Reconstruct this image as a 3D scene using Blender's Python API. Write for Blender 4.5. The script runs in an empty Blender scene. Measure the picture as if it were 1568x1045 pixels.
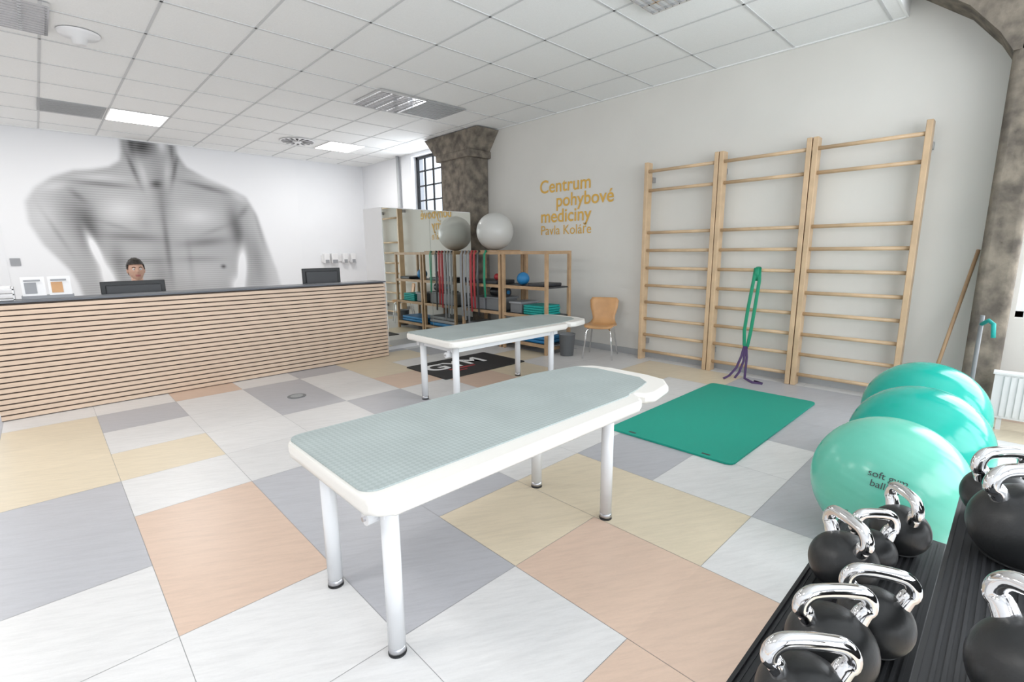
import bpy, bmesh, math, random
import numpy as np
from mathutils import Vector, Matrix, Euler
random.seed(4)
scn=bpy.context.scene
scn.view_settings.view_transform='Standard'
scn.view_settings.look='None'

# ------------------------------------------------------------ materials
def mat(name,col,rough=.5,metal=0,emit=0,noise=0,nscale=8,bump=0,bscale=60,stretch=(1,1,1),col2=None,spec=.5,coat=0,trans=0):
    m=bpy.data.materials.new(name);m.use_nodes=True
    nt=m.node_tree;b=nt.nodes['Principled BSDF']
    b.inputs['Base Color'].default_value=(*col,1);b.inputs['Roughness'].default_value=rough;b.inputs['Metallic'].default_value=metal
    b.inputs['Specular IOR Level'].default_value=spec
    if coat: b.inputs['Coat Weight'].default_value=coat
    if emit:
        b.inputs['Emission Color'].default_value=(*col,1);b.inputs['Emission Strength'].default_value=emit
    tc=nt.nodes.new('ShaderNodeTexCoord');mp=nt.nodes.new('ShaderNodeMapping');mp.inputs['Scale'].default_value=stretch
    nt.links.new(tc.outputs['Object'],mp.inputs[0])
    if noise or col2:
        n=nt.nodes.new('ShaderNodeTexNoise');n.inputs['Scale'].default_value=nscale;n.inputs['Detail'].default_value=5
        nt.links.new(mp.outputs[0],n.inputs['Vector'])
        mx=nt.nodes.new('ShaderNodeMixRGB');mx.inputs[1].default_value=(*col,1)
        c2=col2 if col2 else tuple(max(0,c*(1-noise)) for c in col)
        mx.inputs[2].default_value=(*c2,1)
        rp=nt.nodes.new('ShaderNodeValToRGB');rp.color_ramp.elements[0].position=.35;rp.color_ramp.elements[1].position=.65
        nt.links.new(n.outputs['Fac'],rp.inputs[0]);nt.links.new(rp.outputs[0],mx.inputs[0]);nt.links.new(mx.outputs[0],b.inputs['Base Color'])
    if bump:
        n2=nt.nodes.new('ShaderNodeTexNoise');n2.inputs['Scale'].default_value=bscale;n2.inputs['Detail'].default_value=6
        nt.links.new(mp.outputs[0],n2.inputs['Vector'])
        bp=nt.nodes.new('ShaderNodeBump');bp.inputs['Strength'].default_value=bump;bp.inputs['Distance'].default_value=.01
        nt.links.new(n2.outputs['Fac'],bp.inputs['Height']);nt.links.new(bp.outputs[0],b.inputs['Normal'])
    return m
M={}
M['wallR']=mat('plaster_warm',(.735,.72,.68),.7,noise=.03,nscale=2,bump=.05,bscale=150)
M['wallB']=mat('plaster_white',(.79,.80,.825),.7,noise=.02,nscale=2)
M['ceil']=mat('ceiling_tile',(.91,.92,.92),.9,noise=.04,nscale=90,bump=.1,bscale=200,spec=.2)
M['grid']=mat('ceiling_tbar',(.62,.63,.64),.6)
M['ceilw']=mat('ceiling_white',(.88,.89,.89),.8)
M['conc']=mat('old_concrete',(.27,.235,.19),.95,col2=(.12,.105,.09),nscale=7,bump=1,bscale=18,spec=.2)
M['wood']=mat('beech',(.67,.48,.30),.4,noise=.18,nscale=6)
M['woodc']=mat('chair_plywood',(.62,.34,.15),.35,noise=.15,nscale=6)
M['wood2']=mat('pine_shelf',(.50,.33,.19),.5,noise=.2,nscale=8)
M['slat']=mat('desk_slat',(.74,.57,.44),.45,noise=.10,nscale=5,stretch=(.6,10,12))
M['slatgap']=mat('desk_gap',(.09,.07,.06),.8)
M['dark']=mat('dark_grey',(.035,.037,.042),.4)
M['desktop']=mat('desk_top',(.11,.12,.14),.35)
M['black']=mat('black_plastic',(.012,.013,.015),.4)
M['rubber']=mat('rack_rubber',(.022,.023,.026),.6)
M['white']=mat('white_lacquer',(.80,.80,.81),.3)
M['cream']=mat('white_vinyl',(.82,.80,.76),.38,bump=.03,bscale=80)
M['leg']=mat('white_steel',(.80,.81,.83),.22)
M['chrome']=mat('chrome',(.80,.80,.81),.07,1)
M['steel']=mat('steel',(.5,.5,.52),.3,1)
M['kb']=mat('kettlebell_black',(.017,.018,.019),.38,bump=.06,bscale=90)
M['mirror']=mat('mirror_glass',(.86,.88,.84),.01,1)
M['ballg']=mat('ball_mint',(.14,.55,.42),.22)
M['ballt']=mat('ball_teal',(.01,.42,.34),.16)
M['ballw']=mat('ball_silver',(.60,.60,.58),.3)
M['mat_g']=mat('green_mat',(.004,.34,.25),.6,bump=.1,bscale=200)
M['matb']=mat('black_mat',(.02,.02,.022),.6)
M['orange']=mat('text_ochre',(.74,.44,.09),.6)
M['red']=mat('red_rubber',(.42,.03,.04),.5)
M['grn']=mat('green_rubber',(.01,.28,.15),.5)
M['pur']=mat('purple_rubber',(.07,.035,.12),.5)
M['gry']=mat('grey_rubber',(.30,.31,.33),.5)
M['blue']=mat('blue_rubber',(.02,.20,.45),.45)
M['teal']=mat('teal_foam',(.01,.35,.32),.6)
M['greyp']=mat('grey_plastic',(.20,.21,.22),.5)
M['lamp']=mat('lamp_panel',(1,.98,.93),.5,emit=6)
M['vent']=mat('vent_grey',(.40,.41,.42),.6)
M['skin']=mat('skin',(.55,.33,.24),.5,noise=.06,nscale=20)
M['hair']=mat('hair',(.02,.014,.01),.6,bump=.5,bscale=80,stretch=(1,1,.3))
M['lip']=mat('lips',(.42,.16,.14),.5)
M['eyew']=mat('eye_white',(.8,.8,.8),.2)
M['shirt']=mat('shirt',(.62,.65,.70),.8,bump=.2,bscale=30)
M['trous']=mat('trousers',(.04,.05,.09),.8)
M['paper']=mat('paper',(.85,.85,.86),.6)
M['rad']=mat('radiator_white',(.72,.73,.73),.4)
def padmat():
    m=bpy.data.materials.new('grey_pad');m.use_nodes=True;nt=m.node_tree;b=nt.nodes['Principled BSDF'];b.inputs['Roughness'].default_value=.6
    tc=nt.nodes.new('ShaderNodeTexCoord')
    v=nt.nodes.new('ShaderNodeTexChecker');v.inputs['Scale'].default_value=60;v.inputs[1].default_value=(.40,.46,.455,1);v.inputs[2].default_value=(.46,.52,.515,1)
    mp=nt.nodes.new('ShaderNodeMapping');mp.inputs['Rotation'].default_value=(0,0,.78);mp.inputs['Location'].default_value=(.003,.003,.5)
    n=nt.nodes.new('ShaderNodeTexNoise');n.inputs['Scale'].default_value=5;n.inputs['Detail'].default_value=6
    mx=nt.nodes.new('ShaderNodeMixRGB');mx.blend_type='MULTIPLY';mx.inputs[0].default_value=.25
    nt.links.new(tc.outputs['Object'],mp.inputs[0]);nt.links.new(mp.outputs[0],v.inputs[0]);nt.links.new(tc.outputs['Object'],n.inputs['Vector'])
    nt.links.new(v.outputs[0],mx.inputs[1]);nt.links.new(n.outputs['Fac'],mx.inputs[2]);nt.links.new(mx.outputs[0],b.inputs['Base Color'])
    return m
M['pad']=padmat()
def attrmat(name,streak,rough,lines=False):
    m=bpy.data.materials.new(name);m.use_nodes=True;nt=m.node_tree;b=nt.nodes['Principled BSDF'];b.inputs['Roughness'].default_value=rough
    a=nt.nodes.new('ShaderNodeAttribute');a.attribute_name='Col'
    out=a.outputs['Color']
    if streak:
        tc=nt.nodes.new('ShaderNodeTexCoord')
        for sc,st,amt,rot in ((1,(3.5,30,1),.17,.45),(1,(7,60,1),.12,.60),(1,(90,90,1),.05,0)):
            mp=nt.nodes.new('ShaderNodeMapping');mp.vector_type='POINT'
            mp0=nt.nodes.new('ShaderNodeMapping');mp0.inputs['Rotation'].default_value=(0,0,rot)
            mp.inputs['Scale'].default_value=st
            n=nt.nodes.new('ShaderNodeTexNoise');n.inputs['Scale'].default_value=sc;n.inputs['Detail'].default_value=6;n.inputs['Roughness'].default_value=.7
            rp=nt.nodes.new('ShaderNodeValToRGB');rp.color_ramp.elements[0].position=.38;rp.color_ramp.elements[1].position=.56
            rp.color_ramp.elements[0].color=(.62,.62,.62,1)
            mx=nt.nodes.new('ShaderNodeMixRGB');mx.blend_type='MULTIPLY';mx.inputs[0].default_value=amt
            nt.links.new(tc.outputs['Object'],mp0.inputs[0]);nt.links.new(mp0.outputs[0],mp.inputs[0])
            nt.links.new(mp.outputs[0],n.inputs['Vector']);nt.links.new(n.outputs['Fac'],rp.inputs[0])
            nt.links.new(out,mx.inputs[1]);nt.links.new(rp.outputs[0],mx.inputs[2]);out=mx.outputs[0]
    nt.links.new(out,b.inputs['Base Color']);return m

# ------------------------------------------------------------ builder
class B:
    def __init__(s,name): s.n=name;s.bm=bmesh.new();s.ms=[]
    def mi(s,m):
        m=M[m] if isinstance(m,str) else m
        if m not in s.ms: s.ms.append(m)
        return s.ms.index(m)
    def _fin(s,faces,m,smooth):
        i=s.mi(m)
        for f in faces: f.material_index=i;f.smooth=smooth
    def box(s,lo,hi,m,bev=0,rot=None,smooth=False):
        lo=Vector(lo);hi=Vector(hi);c=(lo+hi)/2;d=hi-lo
        r=bmesh.ops.create_cube(s.bm,size=1)
        mt=Matrix.Translation(c)@(rot.to_matrix().to_4x4() if rot else Matrix.Identity(4))@Matrix.Diagonal((*d,1))
        bmesh.ops.transform(s.bm,matrix=mt,verts=r['verts'])
        fs=set(f for v in r['verts'] for f in v.link_faces)
        s._fin(fs,m,smooth)
        if bev:
            es=list(set(e for v in r['verts'] for e in v.link_edges))
            g=bmesh.ops.bevel(s.bm,geom=es,offset=bev,segments=3,affect='EDGES',profile=.5)
            s._fin(g['faces'],m,True)
    def cyl(s,p0,p1,r0,m,r1=None,seg=24,caps=True):
        p0=Vector(p0);p1=Vector(p1);r1=r0 if r1 is None else r1
        d=p1-p0
        r=bmesh.ops.create_cone(s.bm,cap_ends=caps,cap_tris=False,segments=seg,radius1=r0,radius2=r1,depth=d.length)
        q=Vector((0,0,1)).rotation_difference(d.normalized())
        bmesh.ops.transform(s.bm,matrix=Matrix.Translation((p0+p1)/2)@q.to_matrix().to_4x4(),verts=r['verts'])
        for f in set(f for v in r['verts'] for f in v.link_faces):
            f.material_index=s.mi(m);f.smooth=len(f.verts)==4
    def sph(s,c,r,m,seg=32,sc=(1,1,1),rot=None):
        g=bmesh.ops.create_uvsphere(s.bm,u_segments=seg,v_segments=seg//2,radius=r)
        bmesh.ops.transform(s.bm,matrix=Matrix.Translation(c)@(rot.to_matrix().to_4x4() if rot else Matrix.Identity(4))@Matrix.Diagonal((*sc,1)),verts=g['verts'])
        s._fin(set(f for v in g['verts'] for f in v.link_faces),m,True)
    def lathe(s,c,prof,m,seg=40):
        i=s.mi(m);c=Vector(c);rings=[]
        for r,z in prof:
            if r<1e-5: rings.append([s.bm.verts.new(c+Vector((0,0,z)))])
            else: rings.append([s.bm.verts.new(c+Vector((r*math.cos(2*math.pi*k/seg),r*math.sin(2*math.pi*k/seg),z))) for k in range(seg)])
        for a,b in zip(rings,rings[1:]):
            for k in range(seg):
                k2=(k+1)%seg
                if len(a)==1 and len(b)==1: continue
                if len(a)==1: vs=[a[0],b[k2],b[k]]
                elif len(b)==1: vs=[a[k],a[k2],b[0]]
                else: vs=[a[k],a[k2],b[k2],b[k]]
                f=s.bm.faces.new(vs);f.material_index=i;f.smooth=True
    def tube(s,pts,r,m,seg=12,closed=False,flat=None):
        i=s.mi(m);pts=[Vector(p) for p in pts];n=len(pts);rs=r if isinstance(r,(list,tuple)) else [r]*n
        up=None;rings=[]
        for k,p in enumerate(pts):
            if closed: t=(pts[(k+1)%n]-pts[k-1]).normalized()
            else: t=(pts[min(k+1,n-1)]-pts[max(k-1,0)]).normalized()
            if up is None:
                up=Vector((0,0,1)) if abs(t.z)<.9 else Vector((1,0,0))
                if flat is not None: up=Vector(flat[1])
            u=(up-t*up.dot(t)).normalized();v=t.cross(u);up=u
            a,b=(1,1) if flat is None else (1,flat[0])
            rings.append([s.bm.verts.new(p+(u*math.cos(2*math.pi*j/seg)*a+v*math.sin(2*math.pi*j/seg)*b)*rs[k]) for j in range(seg)])
        prs=list(zip(rings,rings[1:]))
        if closed: prs.append((rings[-1],rings[0]))
        for a,b in prs:
            for j in range(seg):
                f=s.bm.faces.new([a[j],a[(j+1)%seg],b[(j+1)%seg],b[j]]);f.material_index=i;f.smooth=True
        if not closed:
            for rg in (rings[0][::-1],rings[-1]):
                f=s.bm.faces.new(rg);f.material_index=i
    def poly(s,pts2,z0,z1,m,bev=0):
        i=s.mi(m);bot=[s.bm.verts.new((x,y,z0)) for x,y in pts2];top=[s.bm.verts.new((x,y,z1)) for x,y in pts2];n=len(pts2)
        fs=[s.bm.faces.new(bot[::-1]),s.bm.faces.new(top)]
        for k in range(n): 
            f=s.bm.faces.new([bot[k],bot[(k+1)%n],top[(k+1)%n],top[k]]);fs.append(f)
        for f in fs:f.material_index=i
        if bev:
            es=[e for f in fs[:2] for e in f.edges]
            g=bmesh.ops.bevel(s.bm,geom=es,offset=bev,segments=4,affect='EDGES',profile=.5)
            for f in g['faces']: f.material_index=i;f.smooth=True
    def done(s,loc=None,rotz=0,parent=None):
        bmesh.ops.recalc_face_normals(s.bm,faces=s.bm.faces[:])
        me=bpy.data.meshes.new(s.n);s.bm.to_mesh(me);s.bm.free()
        for m in s.ms: me.materials.append(m)
        o=bpy.data.objects.new(s.n,me);bpy.context.collection.objects.link(o)
        if loc: o.location=loc
        o.rotation_euler=(0,0,rotz)
        if parent: o.parent=parent
        return o
def rrect(x0,y0,x1,y1,r,n=6):
    P=[]
    for cx,cy,a in ((x1-r,y1-r,0),(x0+r,y1-r,90),(x0+r,y0+r,180),(x1-r,y0+r,270)):
        for k in range(n+1):
            t=math.radians(a+90*k/n);P.append((cx+r*math.cos(t),cy+r*math.sin(t)))
    return P
def empty(name,loc=(0,0,0)):
    e=bpy.data.objects.new(name,None);e.location=loc;bpy.context.collection.objects.link(e);return e

# ------------------------------------------------------------ dimensions
XR=5.88; YB=11.25; ZC=3.47; XL=-2.6; YF=-3.2; ZT=4.7

# ------------------------------------------------------------ floor
W_=(.76,.755,.755);G_=(.50,.505,.54);Bg=(.77,.67,.51);Sa=(.72,.54,.43);LG=(.66,.67,.69)
cell={}
def setc(i,js,c):
    for j in js: cell[(i,j)]=c
setc(0,(3,4),Sa);setc(-1,(6,7,8),Bg);setc(-1,(4,5),G_);setc(0,(6,),Bg);setc(0,(8,),G_)
setc(1,(9,),Sa);setc(1,(2,3,4),G_);setc(1,(0,),Sa);setc(2,(0,1),Sa);setc(2,(2,),Bg);setc(3,(1,2),Bg);setc(2,(3,),G_)
setc(4,(2,),G_);setc(4,(0,),G_);setc(5,(0,),G_);setc(6,(1,),G_);setc(7,(1,),G_);setc(2,(7,8),G_);setc(3,(6,),G_)
setc(4,(8,9),Bg);setc(4,(7,),Sa);setc(5,(6,),Sa);setc(8,(3,4),Bg);setc(7,(4,),Bg);setc(6,(6,),Bg);setc(5,(9,),Bg);setc(6,(9,),G_)
setc(8,(0,1,2,7),G_);setc(6,(4,),G_);setc(3,(4,),LG);setc(-2,(2,3),Sa);setc(-2,(7,8),G_);setc(3,(9,),G_);setc(7,(7,),Bg)
b=B('floor');fm=attrmat('marmoleum',True,.33)
b.box((XL-.2,YF-.2,-.12),(XR+.2,YB+.2,-.002),'vent')
ti=b.mi(fm);lay=b.bm.loops.layers.float_color.new('Col')
for i in range(-6,11):
    for j in range(-7,20):
        x0=.2+.61*i;x1=x0+.61;y0=.26+.607*j;y1=y0+.607
        x0=max(x0,XL);x1=min(x1,XR);y0=max(y0,YF);y1=min(y1,YB)
        if x1-x0<.01 or y1-y0<.01: continue
        c=cell.get((i,j),W_)
        if (i,j) not in cell and (j>9 or j<0 or i<-1): c=[W_,G_,W_,Bg,Sa,W_][(i*7+j*5)%6]
        g=.0011
        l=cell.get((i,j-1))==c ; u=cell.get((i,j+1))==c
        f=b.bm.faces.new([b.bm.verts.new(p) for p in ((x0+g,y0+(0 if l else g),0),(x1-g,y0+(0 if l else g),0),(x1-g,y1-(0 if u else g),0),(x0+g,y1-(0 if u else g),0))])
        f.material_index=ti
        v=1+random.uniform(-.025,.025)
        for lp in f.loops: lp[lay]=(c[0]*v,c[1]*v,c[2]*v,1)
floor=b.done()

# ------------------------------------------------------------ walls
b=B('wall_back');b.box((XL-.2,YB,0),(XR+.3,YB+.2,ZT),'wallB');b.done()
WY0,WY1,WZ0,WZ1=7.95,9.12,2.22,3.40
b=B('wall_right')
X2=XR+.3
b.box((XR,.0,0),(X2,WY0,ZT),'wallR')
b.box((XR,WY0,0),(X2,WY1,WZ0),'wallB');b.box((XR,WY0,WZ1),(X2,WY1,ZT),'wallB')
b.box((XR,WY1,0),(X2,YB,ZT),'wallB')
b.box((XR,YF,0),(X2,-.0,.85),'wallR');b.box((XR,YF,3.4),(X2,-.0,ZT),'wallR')
b.done()
b=B('wall_left');b.box((XL-.2,YF,0),(XL,YB,ZT),'wallB');b.done()
b=B('wall_front')
b.box((XL,YF-.2,0),(XR+.3,YF,.7),'wallB');b.box((XL,YF-.2,3.3),(XR+.3,YF,ZT),'wallB')
for x in (XL,-.4,1.8,4.0,XR-.2): b.box((x,YF-.2,.7),(x+.4,YF,3.3),'conc')
b.done()
b=B('baseboard_right')
b.box((XR-.015,.28,0),(XR-.001,6.6,.085),'vent')
b.done()
def window(name,y0,y1,z0,z1,cols,rows,m='black'):
    b=B(name);x=XR+.12
    b.box((x,y0,z0),(x+.05,y1,z0+.05),m);b.box((x,y0,z1-.05),(x+.05,y1,z1),m)
    b.box((x,y0,z0),(x+.05,y0+.05,z1),m);b.box((x,y1-.05,z0),(x+.05,y1,z1),m)
    for k in range(1,cols):
        yy=y0+(y1-y0)*k/cols;b.box((x+.01,yy-.014,z0),(x+.04,yy+.014,z1),m)
    for k in range(1,rows):
        zz=z0+(z1-z0)*k/rows;b.box((x+.01,y0,zz-.014),(x+.04,y1,zz+.014),m)
    b.done()
window('window_1',WY0,WY1,WZ0,WZ1,4,4)
window('window_2',YF,-.0,.85,3.4,6,6,'rad')

# columns
b=B('concrete_column')
b.box((5.42,6.68,0),(XR-.003,7.45,3.12),'conc',bev=.03)
b.box((5.38,6.60,3.02),(XR-.003,7.55,3.14),'conc',bev=.02)
vs=[(6.64,3.14),(6.40,3.45),(7.9,3.45),(7.6,3.14)]
i=b.mi('conc')
A=[b.bm.verts.new((5.40,y,z)) for y,z in vs];C=[b.bm.verts.new((XR-.003,y,z)) for y,z in vs]
for f in [A[::-1],C]+[[A[k],A[(k+1)%4],C[(k+1)%4],C[k]] for k in range(4)]:
    b.bm.faces.new(f).material_index=i
b.done()
b=B('concrete_column')
b.box((5.5,.03,0),(XR-.003,.255,2.98),'conc',bev=.05)
vs=[(.255,2.9),(.34,3.05),(.54,3.30),(.92,3.60),(1.5,3.85),(1.5,4.65),(-1.3,4.65),(-1.3,3.85),(-.5,3.5),(-.1,3.1),(.03,2.9)]
n=len(vs)
i=b.mi('conc')
A=[b.bm.verts.new((5.5,y,z)) for y,z in vs];C=[b.bm.verts.new((XR-.003,y,z)) for y,z in vs]
for f in [A[::-1],C]+[[A[k],A[(k+1)%n],C[(k+1)%n],C[k]] for k in range(n)]:
    b.bm.faces.new(f).material_index=i
b.done()

# ------------------------------------------------------------ ceiling
YE=1.0
b=B('ceiling')
b.box((XL,YE,ZC),(XR-.002,YB,ZC+.06),'ceil')
b.box((XL,YE-.02,ZC-.004),(XR-.002,YE,ZC+.5),'ceilw')
b.box((XL,YF,ZT),(XR+.3,YB,ZT+.1),'ceilw')
MX,MY=.71,.80
gx=[1.0+MX*k for k in range(-6,8)];gy=[1.1+MY*k for k in range(0,13)]
for x in gx:
    if XL<x<XR-.03: b.box((x-.011,YE,ZC-.005),(x+.011,YB,ZC),'grid')
for y in gy:
    if y<YB: b.box((XL,y-.011,ZC-.005),(XR-.003,y+.011,ZC),'grid')
b.box((XL,YB-.03,ZC-.01),(XR-.003,YB-.001,ZC),'ceilw')
b.box((XR-.03,YE,ZC-.01),(XR-.003,YB,ZC),'ceilw')
b.done()
def area(name,loc,rot,sx,sy,power,col=(1,1,1)):
    l=bpy.data.lights.new(name,'AREA');l.shape='RECTANGLE';l.size=sx;l.size_y=sy;l.energy=power;l.color=col
    o=bpy.data.objects.new(name,l);o.location=loc;o.rotation_euler=rot;bpy.context.collection.objects.link(o);return o
def panel(x,y,sx=.66,sy=.72):
    b=B('ceiling_light_panel');b.box((x-sx/2,y-sy/2,ZC-.016),(x+sx/2,y+sy/2,ZC-.007),'lamp')
    b.box((x-sx/2-.02,y-sy/2-.02,ZC-.012),(x+sx/2+.02,y+sy/2+.02,ZC-.0065),'white');b.done()
panel(1.35,9.45);panel(4.5,9.45)
def louvre(x,y,sx=.66,sy=.74,base='white'):
    b=B('louvre_ceiling_light')
    b.box((x-sx/2,y-sy/2,ZC-.012),(x+sx/2,y+sy/2,ZC-.008),base)
    for k in range(5):
        xx=x-sx/2+sx*k/4;b.box((xx-.012,y-sy/2,ZC-.035),(xx+.012,y+sy/2,ZC-.01),'chrome')
    for k in range(13):
        yy=y-sy/2+sy*k/12;b.box((x-sx/2,yy-.004,ZC-.035),(x+sx/2,yy+.004,ZC-.01),'chrome')
    b.done()
louvre(3.7,6.2);louvre(3.75,2.1);louvre(.0,6.1)
def vent(x,y,sx,sy):
    b=B('ceiling_vent_grille');b.box((x-sx/2,y-sy/2,ZC-.014),(x+sx/2,y+sy/2,ZC-.0065),'vent')
    for k in range(12):
        yy=y-sy/2+.03+(sy-.06)*k/11;b.box((x-sx/2+.03,yy-.012,ZC-.02),(x+sx/2-.03,yy+.004,ZC-.013),'vent')
    b.done()
vent(4.4,6.2,.66,.74);vent(.62,9.45,.7,.72)
b=B('round_air_diffuser')
b.cyl((3.7,9.45,ZC-.02),(3.7,9.45,ZC-.0065),.3,'white',seg=48)
for k in range(16):
    a=2*math.pi*k/16;ca,sa=math.cos(a),math.sin(a)
    b.tube([(3.7+.09*ca,9.45+.09*sa,ZC-.021),(3.7+.27*ca,9.45+.27*sa,ZC-.021)],[.012,.026],'black',seg=8,flat=(.15,(-sa,ca,0)))
b.cyl((3.7,9.45,ZC-.04),(3.7,9.45,ZC-.02),.06,'white')
b.done()
b=B('smoke_detector');b.lathe((.55,6.3,0),[(0,ZC-.1),(.05,ZC-.1),(.06,ZC-.05),(.15,ZC-.03),(.16,ZC-.0065)],'white');b.done()

# ------------------------------------------------------------ mural
def mural():
    W,H=560,320
    xs=np.linspace(-.35,4.3,W);zs=np.linspace(.6,ZC-.02,H)
    px=np.interp(xs,[-.6,-.03,.63,1.32,2.14,3.67,4.8],[-30,35,110,185,270,412,500])
    PX,ZZ=np.meshgrid(px,zs)
    PY=389-(ZZ-1.45)/(.0107+(PX-35)*7.7e-6)
    poly=[(186,195),(184,235),(180,250),(162,259),(135,263),(110,264),(78,273),(52,288),(36,308),(36,340),(50,372),(82,412),(90,430),(96,460),(424,460),(416,415),(402,370),(390,330),(374,303),(345,289),(310,275),(282,260),(270,240),(268,195)]
    ins=np.zeros(PX.shape,bool);n=len(poly)
    for k in range(n):
        x1,y1=poly[k];x2,y2=poly[(k+1)%n]
        if y1==y2: continue
        c=((y1>PY)!=(y2>PY))&(PX<(x2-x1)*(PY-y1)/(y2-y1)+x1)
        ins^=c
    m=ins.astype(float)
    for _ in range(2):
        k=3
        c=np.cumsum(np.pad(m,((k+1,k),(0,0)),mode='edge'),0);m=(c[2*k+1:]-c[:-2*k-1])/(2*k+1)
        c=np.cumsum(np.pad(m,((0,0),(k+1,k)),mode='edge'),1);m=(c[:,2*k+1:]-c[:,:-2*k-1])/(2*k+1)
    D=m*.33
    def g(x,y,rx,ry,a,rot=0):
        nonlocal D
        ca,sa=math.cos(rot),math.sin(rot);dx=PX-x;dy=PY-y
        u=(dx*ca+dy*sa)/rx;v=(-dx*sa+dy*ca)/ry
        D=D+a*np.exp(-(u*u+v*v))*m
    for q in [(216,230,17,13,.36),(247,226,8,12,-.32),(236,300,13,46,.14),(198,262,4,24,.22,-.3),(264,262,4,24,.20,.35),(212,268,5,18,-.10,-.2),(250,268,5,18,-.10,.2),
              (230,284,9,6,.24),(150,284,42,4,.18,.1),(310,289,36,4,.18,.25),(145,274,38,5,-.12,.05),(318,280,30,5,-.12,.3),(118,345,16,30,.30),(95,325,20,30,.12),(352,352,12,32,.28,-.2),
              (170,322,28,18,-.15),(290,332,30,15,-.15),(185,362,42,7,.18,.08),(298,370,38,7,.18,-.08),(285,420,50,22,-.06),(235,375,5,50,.17),
              (122,378,6,26,-.65,-.3),(137,428,10,24,-.55,-.2),(354,410,7,30,-.65,.15),(342,440,10,14,-.40),(385,400,13,40,.16,-.1),(80,286,22,7,-.14,-.2),(360,302,18,6,-.14,.4),
              (172,410,3.5,3,.35),(322,408,4,3,.35),(60,330,16,20,-.08),(70,350,4,34,.12,-.45),(392,350,4,36,.12,-.2),(155,400,12,30,.14),(220,420,14,40,.10),(200,222,5,22,.18),(262,235,4,22,.18),(205,340,10,16,.05),(190,398,34,5,.10),(285,396,34,5,.10),(270,400,5,30,.06),
              (110,300,14,5,.12,.7),(366,325,12,5,.12,-.7),(160,345,26,4,.08,.3),(315,352,24,4,.08,-.3)]: g(*q)
    fade=np.clip((PX-20)/85,0,1)*.5+.5
    fr=np.clip((430-PX)/60,0,1)*.65+.35
    D=np.clip(D*fade*fr*1.15,0,.88)
    D=D*(1+.14*np.sin(ZZ*2*math.pi/.04))
    val=.79*(1-D)**1.5
    verts=[(x,YB-.004,z) for z in zs for x in xs]
    faces=[(r*W+c,r*W+c+1,(r+1)*W+c+1,(r+1)*W+c) for r in range(H-1) for c in range(W-1)]
    me=bpy.data.meshes.new('torso_wall_mural');me.from_pydata(verts,[],faces)
    ca=me.color_attributes.new('Col','FLOAT_COLOR','POINT')
    v=val.ravel();arr=np.stack([v*1.0,v*1.01,v*1.04,np.ones_like(v)],1).astype(np.float32).ravel()
    ca.data.foreach_set('color',arr)
    me.materials.append(attrmat('mural_print',False,.7))
    o=bpy.data.objects.new('torso_wall_mural',me);bpy.context.collection.objects.link(o)
mural()

# ------------------------------------------------------------ reception desk
b=B('reception_desk')
dx0,dx1,dy=-.42,3.43,6.12;H=1.06
b.box((dx0,dy+.012,0.0),(dx1-.012,dy+.07,H-.02),'slatgap')
ns=21
for k in range(ns):
    z0=.008+k*(H-.03)/ns;z1=z0+(H-.03)/ns-.012
    b.box((dx0,dy-.008,z0),(dx1,dy+.014,z1),'slat',bev=.003)
    b.box((dx1-.014,dy-.008,z0),(dx1,dy+.6,z1),'slat')
b.box((dx0-.01,dy-.012,H-.016),(dx1+.01,dy+.32,H),'desktop')
b.box((dx0,dy+.07,0),(dx0+.04,dy+.75,H-.3),'white')
b.box((dx1-.05,dy+.07,0),(dx1-.014,dy+.6,H-.022),'slatgap')
b.box((dx0,dy+.07,.70),(dx1-.05,dy+.75,.74),'white')
b.done()
def monitor(name,x,y,zt,w,h,rz):
    b=B(name)
    zb=zt-h
    b.box((-w/2,-.02,zb),(w/2,.015,zt),'black',bev=.006)
    b.box((-w/2+.015,.014,zb+.015),(w/2-.015,.017,zt-.015),'desktop')
    b.box((-w/2+.04,-.045,zb+.04),(w/2-.04,-.018,zt-.04),'dark',bev=.01)
    b.box((-.03,-.05,.75),(.03,-.02,zb+.1),'black')
    b.box((-.12,-.12,.7405),(.12,.1,.755),'black',bev=.004)
    b.done((x,y,0),rz)
monitor('computer_monitor',.71,6.62,1.18,.56,.36,.05)
monitor('computer_monitor',2.76,6.62,1.25,.5,.34,-.1)
b=B('brochure_holder')
for k,x in enumerate((-.14,.04)):
    b.box((x,6.30,H),(x+.16,6.34,H+.20),'paper',rot=Euler((-.15,0,0)))
    b.box((x+.02,6.296,H+.05),(x+.10,6.30,H+.15),'woodc' if k else 'gry',rot=Euler((-.15,0,0)))
    b.box((x+.02,6.294,H+.16),(x+.13,6.298,H+.175),'gry',rot=Euler((-.15,0,0)))
b.box((-.15,6.28,H),(.21,6.40,H+.03),'gry')
b.done()
b=B('paper_tray')
for k in range(3): b.box((-.40,6.2,H+.005+k*.045),(-.19,6.42,H+.015+k*.045),'white')
b.box((-.40,6.2,H),(-.39,6.42,H+.12),'white');b.box((-.20,6.2,H),(-.19,6.42,H+.12),'white')
b.box((-.38,6.22,H+.106),(-.21,6.40,H+.125),'paper')
b.done()
b=B('soap_dispenser')
for x,w in ((4.75,.13),(4.92,.16),(5.2,.12),(5.4,.12)):
    b.box((x,YB-.12,1.22),(x+w,YB-.003,1.44),'white',bev=.015)
    b.box((x+.02,YB-.125,1.22),(x+w-.02,YB-.119,1.30),'gry')
b.box((4.72,YB-.02,1.25),(5.55,YB-.002,1.4),'white')
b.done()
b=B('wall_switch');b.box((-.32,YB-.02,1.30),(-.2,YB-.001,1.42),'gry',bev=.005);b.done()

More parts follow.
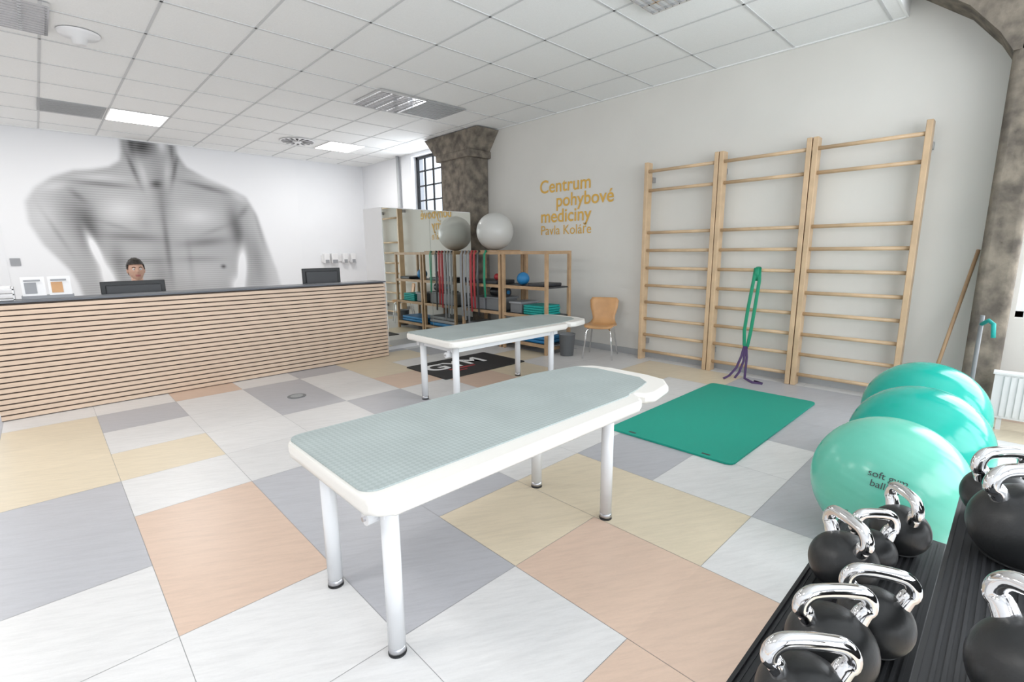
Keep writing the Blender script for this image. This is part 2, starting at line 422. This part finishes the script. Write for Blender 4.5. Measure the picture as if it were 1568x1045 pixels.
# ------------------------------------------------------------ mirrored wardrobe
b=B('mirrored_wardrobe')
b.box((3.63,6.47,.0),(5.26,7.0,2.09),'white')
b.box((3.635,6.45,.06),(4.44,6.469,2.08),'mirror');b.box((4.446,6.45,.06),(5.255,6.469,2.08),'mirror')
b.done()
b=B('wall_pipe');b.cyl((XR-.06,9.55,0),(XR-.06,9.55,ZC-.01),.035,'vent');b.done()

# ------------------------------------------------------------ wall bars
b=B('wall_bars')
xf,xb=5.70,5.80
ys=[3.45,2.53,1.60,.71];ztop=2.53
rz=[2.42,2.19,1.665,1.44,1.215,.99,.77,.55,.335,.115]
for k,y in enumerate(ys):
    ws=[.0] if k in (0,3) else [-.028,.028]
    for o in ws:
        b.box((xf-.02,y+o-.024,0),(xb,y+o+.024,ztop),'wood',bev=.006)
    b.box((xb,y-.03,2.3),(XR-.003,y+.03,2.36),'steel');b.box((xb,y-.03,.2),(XR-.003,y+.03,.26),'steel')
for k in range(3):
    ya,yb=ys[k],ys[k+1]
    for n,z in enumerate(rz):
        x0=5.715 if n else 5.69
        b.tube([(x0+.02,ya,z),(x0+.02,yb,z)],.019,'wood',seg=12)
b.done()
def strap(b,pts,w,m,up=(0,1,0)): b.tube(pts,w,m,seg=10,flat=(.18,up))
b=B('resistance_band')
strap(b,[(5.69,2.02,1.10),(5.685,2.03,1.17),(5.69,2.03,1.235),(5.735,2.03,1.25),(5.765,2.03,1.235)],.026,'grn')
strap(b,[(5.70,2.045,1.24),(5.675,2.05,1.1),(5.65,2.075,.8),(5.63,2.09,.55),(5.62,2.075,.38),(5.62,2.06,.33)],.019,'grn')
strap(b,[(5.70,2.005,1.24),(5.675,1.99,1.1),(5.65,2.005,.8),(5.63,2.02,.55),(5.62,2.04,.38),(5.62,2.06,.33)],.019,'grn')
b.done()
b=B('resistance_band')
strap(b,[(5.61,2.07,.37),(5.60,2.09,.25),(5.56,2.12,.12),(5.50,2.17,.03),(5.40,2.19,.012)],.014,'pur')
strap(b,[(5.61,2.05,.37),(5.60,2.03,.25),(5.56,2.02,.12),(5.50,2.0,.03),(5.45,1.90,.012),(5.47,1.80,.012),(5.5,1.9,.016)],.014,'pur')
strap(b,[(5.61,2.06,.37),(5.595,2.06,.2),(5.55,2.08,.08),(5.48,2.1,.02)],.014,'pur')
b.done()

# ------------------------------------------------------------ wall text
def wtext(parent,s,y0,y1,z,bold=0):
    c=bpy.data.curves.new('lettering','FONT');c.body=s;c.size=1;c.offset=bold
    c.materials.append(M['orange'])
    o=bpy.data.objects.new('lettering',c);bpy.context.collection.objects.link(o)
    bpy.context.view_layer.update()
    w=o.dimensions.x;k=(y0-y1)/w
    o.rotation_euler=(math.radians(90),0,math.radians(-90))
    o.location=(XR-.006,y0,z);o.scale=(k,k,1);o.parent=parent
e=empty('wall_lettering_sign')
wtext(e,"Centrum",5.46,4.47,2.34,bold=.012)
wtext(e,"pohybové",5.12,4.07,2.12,bold=.012)
wtext(e,"mediciny",5.44,4.45,1.89,bold=.012)
wtext(e,"Pavla Koláře",5.44,4.45,1.70)

# ------------------------------------------------------------ shelf unit
b=B('wooden_shelf_unit')
sx0,sx1=4.98,5.46;zt=1.45
for y in (4.5,5.36,5.44,6.34):
    for x in (sx0,sx1): b.box((x-.022,y-.022,0),(x+.022,y+.022,zt),'wood2',bev=.003)
    b.box((sx0,y-.018,zt-.045),(sx1,y+.018,zt-.001),'wood2')
    b.box((sx0,y-.018,.06),(sx1,y+.018,.10),'wood2')
for x in (sx0,sx1): b.box((x-.018,4.5,zt-.045),(x+.018,6.34,zt-.002),'wood2')
for (a,c) in ((4.5,5.36),(5.44,6.34)):
    for z in (.12,.52,.93):
        b.box((sx0,a,z),(sx1,c,z+.02),'dark')
        b.box((sx0-.02,a,z-.02),(sx0+.01,c,z+.025),'wood2')
b.box((sx0-.02,5.5,zt),(sx1+.02,6.36,zt+.018),'wood2')
b.done()
def ball(name,x,y,r,m,z=0):
    b=B(name);prof=[]
    N=90
    for k in range(N+1):
        t=-math.pi/2+math.pi*k/N
        rr=r*(1-.003*(math.cos(t*26)>.93 and abs(t)<1.1))
        prof.append((max(0,rr*math.cos(t)) if 0<k<N else 0,rr*math.sin(t)))
    b.lathe((0,0,0),prof,m,seg=72)
    b.cyl((0,r*.999,0),(0,r*1.004,0),.012,m)
    o=b.done((x,y,z+r));o.rotation_euler=(.5,.35,.4);return o
ball('exercise_ball',5.33,5.93,.295,'ballw',1.468)
bg_=ball('exercise_ball',2.84,.33,.32,'ballg')
ball('exercise_ball',3.50,.30,.335,'ballt')
ball('exercise_ball',4.18,.35,.345,'ballt')
c=bpy.data.curves.new('ball_label','FONT');c.body="soft gym\nball 65";c.size=.042;c.align_x='CENTER';c.materials.append(M['dark'])
t=bpy.data.objects.new('ball_label',c);bpy.context.collection.objects.link(t)
nrm=Vector((-.90,-.10,.38)).normalized();upv=Vector((.3,-.1,1));rt=upv.cross(nrm).normalized();upv=nrm.cross(rt)
mt=Matrix((rt,upv,nrm)).transposed().to_4x4();mt.translation=Vector((2.84,.33,.32))+nrm*.3235
bpy.context.view_layer.update()
t.parent=bg_;t.matrix_world=mt
b=B('small_blue_ball');b.sph((5.15,5.12,1.048),.095,'blue');b.done()
b=B('stack_of_balance_pads')
for k in range(4): b.box((5.03,4.62+.01*(k%2),.541+k*.035),(5.42,5.0,.573+k*.035),'teal',bev=.01)
b.done()
b=B('storage_box');b.box((5.05,5.5,.541),(5.4,5.85,.74),'greyp',bev=.01);b.box((5.03,5.48,.72),(5.42,5.87,.75),'greyp',bev=.005);b.done()
b=B('storage_box');b.box((5.05,5.9,.541),(5.4,6.25,.72),'gry',bev=.01);b.box((5.03,5.88,.70),(5.42,6.27,.73),'gry',bev=.005);b.done()
b=B('storage_box');b.box((5.05,5.06,.541),(5.4,5.30,.70),'greyp',bev=.01);b.box((5.03,5.05,.68),(5.42,5.31,.71),'gry',bev=.005);b.done()
b=B('foam_roller');b.cyl((5.2,5.5,.821),(5.2,5.85,.821),.07,'dark',seg=28);b.cyl((5.2,5.49,.821),(5.2,5.86,.821),.03,'blue');b.done()
b=B('balance_pad');b.box((5.0,4.58,.951),(5.4,4.9,1.0),'dark',bev=.015);b.done()
b=B('balance_pad');b.box((5.0,5.55,.951),(5.4,6.2,1.01),'dark',bev=.015);b.done()
b=B('massage_ball');b.sph((5.12,5.66,1.061),.05,'red');b.done()
b=B('folded_mat')
for k in range(2): b.box((5.02,4.56,.141+k*.05),(5.42,5.3,.187+k*.05),'blue',bev=.015)
b.done()
b=B('folded_mat')
for k in range(3): b.box((5.02,5.5,.141+k*.06),(5.42,6.28,.196+k*.06),['blue','gry','greyp'][k],bev=.015)
b.done()
b=B('hanging_exercise_bands')
for k,(y,m,z) in enumerate([(6.3,'gry',.4),(6.22,'gry',.35),(6.13,'gry',.3),(6.05,'red',.5),(5.97,'red',.55),(5.88,'dark',.45),(5.72,'grn',.75)]):
    strap(b,[(4.99,y,1.40),(4.945,y,1.47),(4.92,y,1.40),(4.92,y+.01,1.0),(4.925,y,z)],.020,m)
    strap(b,[(4.93,y+.03,1.42),(4.925,y+.035,1.0),(4.925,y+.01,z)],.016,m)
b.done()
b=B('waste_bin');b.lathe((5.20,4.31,0),[(0,.002),(.09,.002),(.115,.30),(.12,.30),(.115,.31),(.105,.30),(.085,.02),(0,.02)],'greyp');b.done()

# ------------------------------------------------------------ chair
def chair(x,y,rz):
    b=B('wooden_side_chair')
    prof=[(.23,.425),(.20,.445),(.1,.45),(0,.44),(-.1,.435),(-.16,.45),(-.195,.49),(-.215,.56),(-.23,.66),(-.245,.76),(-.25,.80)]
    wid=[.17,.19,.205,.21,.20,.175,.155,.16,.19,.20,.17]
    i=b.mi('woodc');n=len(prof);G=[]
    for off in (0,-.012):
        R=[]
        for k,(px,pz) in enumerate(prof):
            t=(Vector(prof[min(k+1,n-1)])-Vector(prof[max(k-1,0)])).normalized();nx,nz=-t.y,t.x
            row=[]
            for j in range(9):
                u=-1+2*j/8;curve=.03*u*u if k>6 else .012*u*u
                row.append(b.bm.verts.new((px-nx*off+(curve if k>6 else 0),u*wid[k],pz-nz*off+(curve if k<=6 else 0))))
            R.append(row)
        G.append(R)
    for R in G:
        for k in range(n-1):
            for j in range(8):
                f=b.bm.faces.new([R[k][j],R[k][j+1],R[k+1][j+1],R[k+1][j]]);f.material_index=i;f.smooth=True
    a,c=G
    rim=[(k,0) for k in range(n)]+[(n-1,j) for j in range(1,9)]+[(k,8) for k in range(n-2,-1,-1)]+[(0,j) for j in range(7,0,-1)]
    for q in range(len(rim)):
        k,j=rim[q];k2,j2=rim[(q+1)%len(rim)]
        f=b.bm.faces.new([a[k][j],a[k2][j2],c[k2][j2],c[k][j]]);f.material_index=i
    for s in (-1,1):
        b.tube([(.22,s*.20,.0),(.17,s*.16,.38),(.14,s*.13,.418),(0,s*.05,.42),(-.12,s*.1,.418),(-.16,s*.15,.39),(-.23,s*.2,.0)],.010,'chrome',seg=10)
    b.done((x,y,0.001),rz)
chair(5.45,3.92,math.radians(205))

# ------------------------------------------------------------ treatment tables
def table(name,x0,y0):
    b=B(name);L=1.60;Wd=.80;zt=.67;th=.06;T=.45
    b.poly(rrect(0,0,L,Wd,.07),zt-th,zt,'cream',bev=.02)
    P=[(L+.01,.16),(L+.05,.04),(L+.12,.015),(L+.32,.05),(L+T-.03,.13),(L+T,.26),(L+T,Wd-.26),(L+T-.03,Wd-.13),(L+.32,Wd-.05),(L+.12,Wd-.015),(L+.05,Wd-.04),(L+.01,Wd-.16)]
    b.poly(P,zt-th,zt,'cream',bev=.02)
    b.poly(rrect(.012,.085,L+.0,Wd-.012,.06),zt+.0005,zt+.006,'pad')
    P=[(L-.02,.10),(L+.1,.12),(L+.26,.16),(L+.33,.25),(L+.34,Wd-.22),(L+.29,Wd-.08),(L-.02,Wd-.02)]
    b.poly(P,zt+.0005,zt+.0055,'pad')
    b.box((.08,.10,zt-.12),(L-.1,.14,zt-.062),'leg');b.box((.08,Wd-.14,zt-.12),(L-.1,Wd-.10,zt-.062),'leg')
    b.box((.10,.10,zt-.12),(.15,Wd-.10,zt-.062),'leg');b.box((L-.15,.10,zt-.12),(L-.10,Wd-.10,zt-.062),'leg')
    b.box((L-.3,.28,zt-.11),(L+.34,.31,zt-.062),'leg');b.box((L-.3,Wd-.31,zt-.11),(L+.34,Wd-.28,zt-.062),'leg')
    for x in (.11,L-.19):
        for y in (.115,Wd-.115-.05):
            b.cyl((x,y,.03),(x,y,zt-.062),.032,'leg');b.cyl((x,y,0),(x,y,.006),.034,'black');b.cyl((x,y,.004),(x,y,.035),.0325,'steel')
    b.cyl((.10,.20,zt-.14),(.10,.20,zt-.11),.02,'leg');b.cyl((.06,.2,zt-.15),(.14,.2,zt-.15),.026,'leg');b.cyl((.05,.2,zt-.15),(.15,.2,zt-.15),.009,'steel')
    b.done((x0,y0,0))
table('treatment_table',.655,1.31)
table('treatment_table',2.51,3.36)

# ------------------------------------------------------------ mats
b=B('exercise_mat')
b.poly(rrect(3.2,1.2,5.13,2.2,.05),.001,.016,'mat_g',bev=.004)
for y in (1.4,2.0): b.box((3.23,y-.03,.0161),(3.25,y+.03,.017),'dark')
b.done()
b=B('black_floor_mat');b.poly(rrect(3.2,4.44,4.5,5.3,.03),.001,.009,'matb');
b.box((3.5,4.75,.0091),(3.9,4.80,.0096),'red');b.box((3.5,4.66,.0091),(3.7,4.69,.0096),'red')
o=b.done()
c=bpy.data.curves.new('mat_print','FONT');c.body="GYM";c.size=.42;c.offset=.012;c.materials.append(M['paper'])
t=bpy.data.objects.new('mat_print',c);t.location=(3.3,4.85,.0096);t.parent=o;bpy.context.collection.objects.link(t)
b=B('floor_drain');b.cyl((1.74,5.03,.0005),(1.74,5.03,.004),.09,'greyp',seg=32);b.cyl((1.74,5.03,.004),(1.74,5.03,.006),.06,'vent',seg=32);b.done()

# ------------------------------------------------------------ kettlebell rack
b=B('kettlebell_rack')
ZL,ZU=.35,.59;ra,rb=.85,2.32
b.box((ra,.07,ZL-.02),(rb,.39,ZL),'rubber',bev=.003);b.box((ra,-.36,ZU-.02),(rb,.05,ZU),'rubber',bev=.003)
for k in range(18): 
    y=.085+k*.017;b.box((ra+.02,y,ZL),(rb-.02,y+.007,ZL+.003),'rubber')
for k in range(22):
    y=-.345+k*.0175;b.box((ra+.02,y,ZU),(rb-.02,y+.007,ZU+.003),'rubber')
b.box((ra,.385,ZL-.05),(rb,.395,ZL+.012),'black');b.box((ra,.045,ZU-.05),(rb,.055,ZU+.003),'black')
for x in (ra+.04,rb-.04):
    b.box((x-.025,.30,.0),(x+.025,.35,ZL-.02),'black');b.box((x-.025,-.33,0),(x+.025,-.28,ZU-.02),'black')
    b.box((x-.025,-.33,.0),(x+.025,.38,.04),'black');b.box((x-.025,-.30,ZL-.08),(x+.025,.35,ZL-.03),'black')
    b.box((x-.025,-.0,ZL-.03),(x+.025,.04,ZU-.02),'black')
b.done()
def kettlebell(x,y,z,r,rz,m='kb'):
    b=B('kettlebell')
    prof=[(0,0),(r*.62,0),(r*.68,.004)]
    zc=r*.80
    s0=math.asin(-.77)
    for k in range(26):
        t=s0+(math.pi/2-.42-s0)*k/25
        prof.append((r*math.cos(t),zc+r*.97*math.sin(t)))
    prof.append((r*.30,zc+r*.94));prof.append((0,zc+r*.96))
    b.lathe((0,0,0),prof,m,seg=40)
    w=r*.82;h=.092;zb=zc+r*.62;tr=.0185
    base=[(-w*.60,-.015),(-w*.84,.030),(-w*1.0,h*.45),(-w*.97,h*.72),(-w*.74,h*.94),(-w*.35,h*1.0),(0,h*1.01),(w*.35,h*1.0),(w*.74,h*.94),(w*.97,h*.72),(w*1.0,h*.45),(w*.84,.030),(w*.60,-.015)]
    pts=[];rs=[]
    n=len(base)
    for k in range(n-1):
        p0=Vector(base[max(k-1,0)]);p1=Vector(base[k]);p2=Vector(base[k+1]);p3=Vector(base[min(k+2,n-1)])
        for q in range(4):
            t=q/4
            v=.5*((2*p1)+(-p0+p2)*t+(2*p0-5*p1+4*p2-p3)*t*t+(-p0+3*p1-3*p2+p3)*t**3)
            pts.append((v.x,0,zb+v.y));f=(k+t)/(n-1);rs.append(tr*(1+.35*abs(2*f-1)**4))
    b.tube(pts,rs,'chrome',seg=18)
    b.done((x,y,z),math.radians(rz))
for q in [(1.12,.22,.105,-50),(1.345,.225,.105,-45),(1.545,.165,.092,-65),(1.775,.29,.100,50),(1.95,.245,.075,-50),(2.15,.195,.092,38)]:
    kettlebell(q[0],q[1],ZL+.0045,q[2],q[3])
for q in [(1.21,-.115,.105,60),(1.85,-.09,.12,-50),(2.11,-.03,.088,-45),(2.13,-.22,.09,-30)]:
    kettlebell(q[0],q[1],ZU+.0045,q[2],q[3])

# ------------------------------------------------------------ right corner stuff
b=B('wooden_pole');b.cyl((5.45,.47,.012),(5.84,.285,1.42),.014,'wood2');b.done()
b=B('radiator')
y0,y1=-1.1,.05
b.box((5.36,y0,.1),(5.375,y1,.46),'rad');b.box((5.44,y0,.1),(5.455,y1,.46),'rad')
for k in range(28):
    y=y0+.02+k*.039;b.box((5.35,y,.12),(5.36,y+.02,.44),'rad');b.box((5.375,y,.12),(5.44,y+.006,.44),'rad')
b.box((5.345,y0-.01,.455),(5.46,y1+.01,.47),'rad')
for y in (y0+.05,y1-.08): b.box((5.38,y,0),(5.43,y+.03,.12),'rad')
b.done()
b=B('metal_pole_stand')
b.cyl((5.15,.17,0),(5.15,.17,.02),.13,'greyp',seg=32)
b.cyl((5.15,.17,.02),(5.15,.17,.93),.014,'greyp')
b.tube([(5.15,.17,.86),(5.1,.13,.90),(5.05,.10,.88),(5.03,.09,.78)],.014,'teal')
b.done()

# ------------------------------------------------------------ receptionist
pe=empty('receptionist',(.79,6.98,0))
def head(parent,c):
    b=B('head')
    g=bmesh.ops.create_uvsphere(b.bm,u_segments=48,v_segments=32,radius=1)
    i=b.mi('skin');hi=b.mi('hair')
    for v in g['verts']:
        x,y,z=v.co
        X=x*.076;Y=y*.098;Z=z*.125
        if z<0: X*=1-.28*(-z)**1.6; Y*=1-.12*(-z)
        if y<-.0:
            Y*=.96
            if z<-.55: Y-=.012*(-z-.55)/.45*max(0,1-abs(x)*2)
            for s in (-1,1): Y+=.010*math.exp(-((X-s*.031)/.014)**2-((Z-.012)/.012)**2)
            nz=Z+.018
            if -.03<nz<.045: Y-=(.024*math.exp(-(X/.011)**2))*(1-max(0,nz)/.045)*math.exp(-(min(0,nz)/.014)**2)
            Y-=.005*math.exp(-(X/.022)**2-((Z+.058)/.009)**2)
            Y-=.004*math.exp(-((abs(X)-.03)/.02)**2-((Z-.032)/.008)**2)
        v.co=(X,Y,Z)
    for f in b.bm.faces:
        f.smooth=True;f.material_index=i
        cc=f.calc_center_median()
        if abs(cc.x)<.021 and cc.y<-.07 and abs(cc.z+.058)<.007: f.material_index=b.mi('lip')
    for s in (-1,1):
        b.sph((s*.031,-.080,.012),.0115,'eyew',16);b.sph((s*.031,-.0885,.012),.0055,'black',12)
        b.tube([(s*.016,-.093,.030),(s*.031,-.094,.036),(s*.047,-.084,.031)],.0035,'hair',seg=8)
        b.sph((s*.077,.005,-.0),.028,'skin',16,sc=(.35,.6,1.05))
    b.tube([(0,.015,-.20),(0,.012,-.14),(0,.005,-.07)],[.062,.055,.055],'skin',seg=20)
    g=bmesh.ops.create_uvsphere(b.bm,u_segments=40,v_segments=28,radius=1)
    rm=[]
    for v in g['verts']:
        x,y,z=v.co
        n=.004*math.sin(13*x+5*z)*math.cos(11*y)
        v.co=(x*(.084+n),y*(.106+n)+.006,z*(.122+n)+.026)
        if (v.co.y<-.03 and v.co.z<.062) or v.co.z<(.0 if v.co.y<.02 else -.07): rm.append(v)
    fs=set(f for v in g['verts'] for f in v.link_faces)
    for f in fs:f.material_index=hi;f.smooth=True
    bmesh.ops.delete(b.bm,geom=rm,context='VERTS')
    o=b.done(c,0,parent);o.rotation_euler=(-.08,0,.05)
head(pe,(0,0,1.275))
def skin(name,verts,edges,m,parent,rad,sub=2):
    me=bpy.data.meshes.new(name);me.from_pydata(verts,edges,[]);o=bpy.data.objects.new(name,me);bpy.context.collection.objects.link(o)
    md=o.modifiers.new('s','SKIN');md.use_smooth_shade=True
    for k,v in enumerate(me.skin_vertices[0].data): 
        r=rad[k];v.radius=(r,r) if not isinstance(r,tuple) else r;v.use_root=(k==0)
    s=o.modifiers.new('sub','SUBSURF');s.levels=sub;s.render_levels=sub
    me.materials.append(M[m]);o.parent=parent;return o
V=[(0,.05,.52),(0,.05,.68),(0,.03,.85),(0,.02,.98),(0,.02,1.06),
   (-.17,.02,1.0),(-.23,-.02,.85),(-.20,-.16,.80),(.17,.02,1.0),(.23,-.02,.85),(.20,-.16,.80)]
E=[(0,1),(1,2),(2,3),(3,4),(3,5),(5,6),(6,7),(3,8),(8,9),(9,10)]
skin('torso',V,E,'shirt',pe,[(.16,.12),(.15,.11),(.17,.12),(.15,.10),.065,.065,.05,.036,.065,.05,.036])
for s in (-1,1):
    V=[(s*.20,-.155,.80),(s*.18,-.20,.79),(s*.165,-.235,.78)];E=[(0,1),(1,2)];R=[.028,.026,.030]
    hub=2
    for k in range(4):
        bx=s*(.190-.018*k);L=[.022,.027,.025,.022][k]
        V+= [(bx,-.262,.775),(bx,-.262-L,.772),(bx,-.262-1.8*L,.764)];n=len(V);E+=[(hub,n-3),(n-3,n-2),(n-2,n-1)];R+=[.010,.009,.008]
    V+=[(s*.135,-.235,.775),(s*.12,-.26,.768)];n=len(V);E+=[(hub,n-2),(n-2,n-1)];R+=[.011,.009]
    skin('hand',V,E,'skin',pe,R,1)
V=[(0,.05,.54),(-.10,-.0,.53),(-.12,-.38,.53),(-.12,-.36,.08),(-.12,-.46,.04),(.10,-.0,.53),(.12,-.38,.53),(.12,-.36,.08),(.12,-.46,.04)]
skin('legs',V,[(0,1),(1,2),(2,3),(3,4),(0,5),(5,6),(6,7),(7,8)],'trous',pe,[.13,.095,.065,.045,.04,.095,.065,.045,.04])
b=B('office_chair')
b.box((-.24,-.2,.36),(.24,.25,.42),'dark',bev=.03);b.box((-.2,.26,.5),(.2,.31,.98),'dark',bev=.02)
b.cyl((0,.03,.08),(0,.03,.36),.03,'steel');b.box((-.03,.24,.38),(.03,.30,.6),'dark')
for k in range(5):
    a=k*2*math.pi/5;b.tube([(0,.03,.09),(.26*math.cos(a),.03+.26*math.sin(a),.06)],.018,'dark');b.sph((.26*math.cos(a),.03+.26*math.sin(a),.028),.027,'black',12)
b.done((.79,6.98,0))

# ------------------------------------------------------------ lights
w=bpy.data.worlds.new('w');scn.world=w;w.use_nodes=True
bg=w.node_tree.nodes['Background'];bg.inputs[0].default_value=(.80,.89,1,1);bg.inputs[1].default_value=1.7
area('daylight_window_right',(XR+.05,-1.6,2.1),(0,math.radians(90),0),2.5,2.9,118,(.93,.97,1))
area('daylight_window_front',(1.6,YF+.05,2.0),(math.radians(98),0,0),7.5,2.5,245,(.95,.98,1))
area('daylight_window_back',(XR+.08,8.53,2.8),(0,math.radians(90),0),1.1,1.1,22,(.9,.95,1))
for k,(x,y) in enumerate(((1.35,9.45),(4.5,9.45),(-1.2,2.5),(-1.2,5.5),(-1.5,9.45))):
    if k>1: panel(x,y)  # panels past the first two are unseen, added as extra room light
    area('panel_lamp_%d'%k,(x,y,ZC-.03),(0,0,0),.62,.68,28,(1,.98,.95))

# ------------------------------------------------------------ camera
th,ya,ro=math.radians(10.47),math.radians(43.79),math.radians(-.594)
F=Vector((math.sin(ya)*math.cos(th),math.cos(ya)*math.cos(th),-math.sin(th)))
R=Vector((math.cos(ya),-math.sin(ya),0));U=R.cross(F)
R2=R*math.cos(ro)+U*math.sin(ro);U2=U*math.cos(ro)-R*math.sin(ro)
cam=bpy.data.cameras.new('camera');cam.sensor_width=36;cam.lens=745/1568*36;cam.clip_start=.05
co=bpy.data.objects.new('camera',cam);bpy.context.collection.objects.link(co)
mt=Matrix((R2,U2,-F)).transposed().to_4x4();mt.translation=Vector((0,0,1.45));co.matrix_world=mt
scn.camera=co
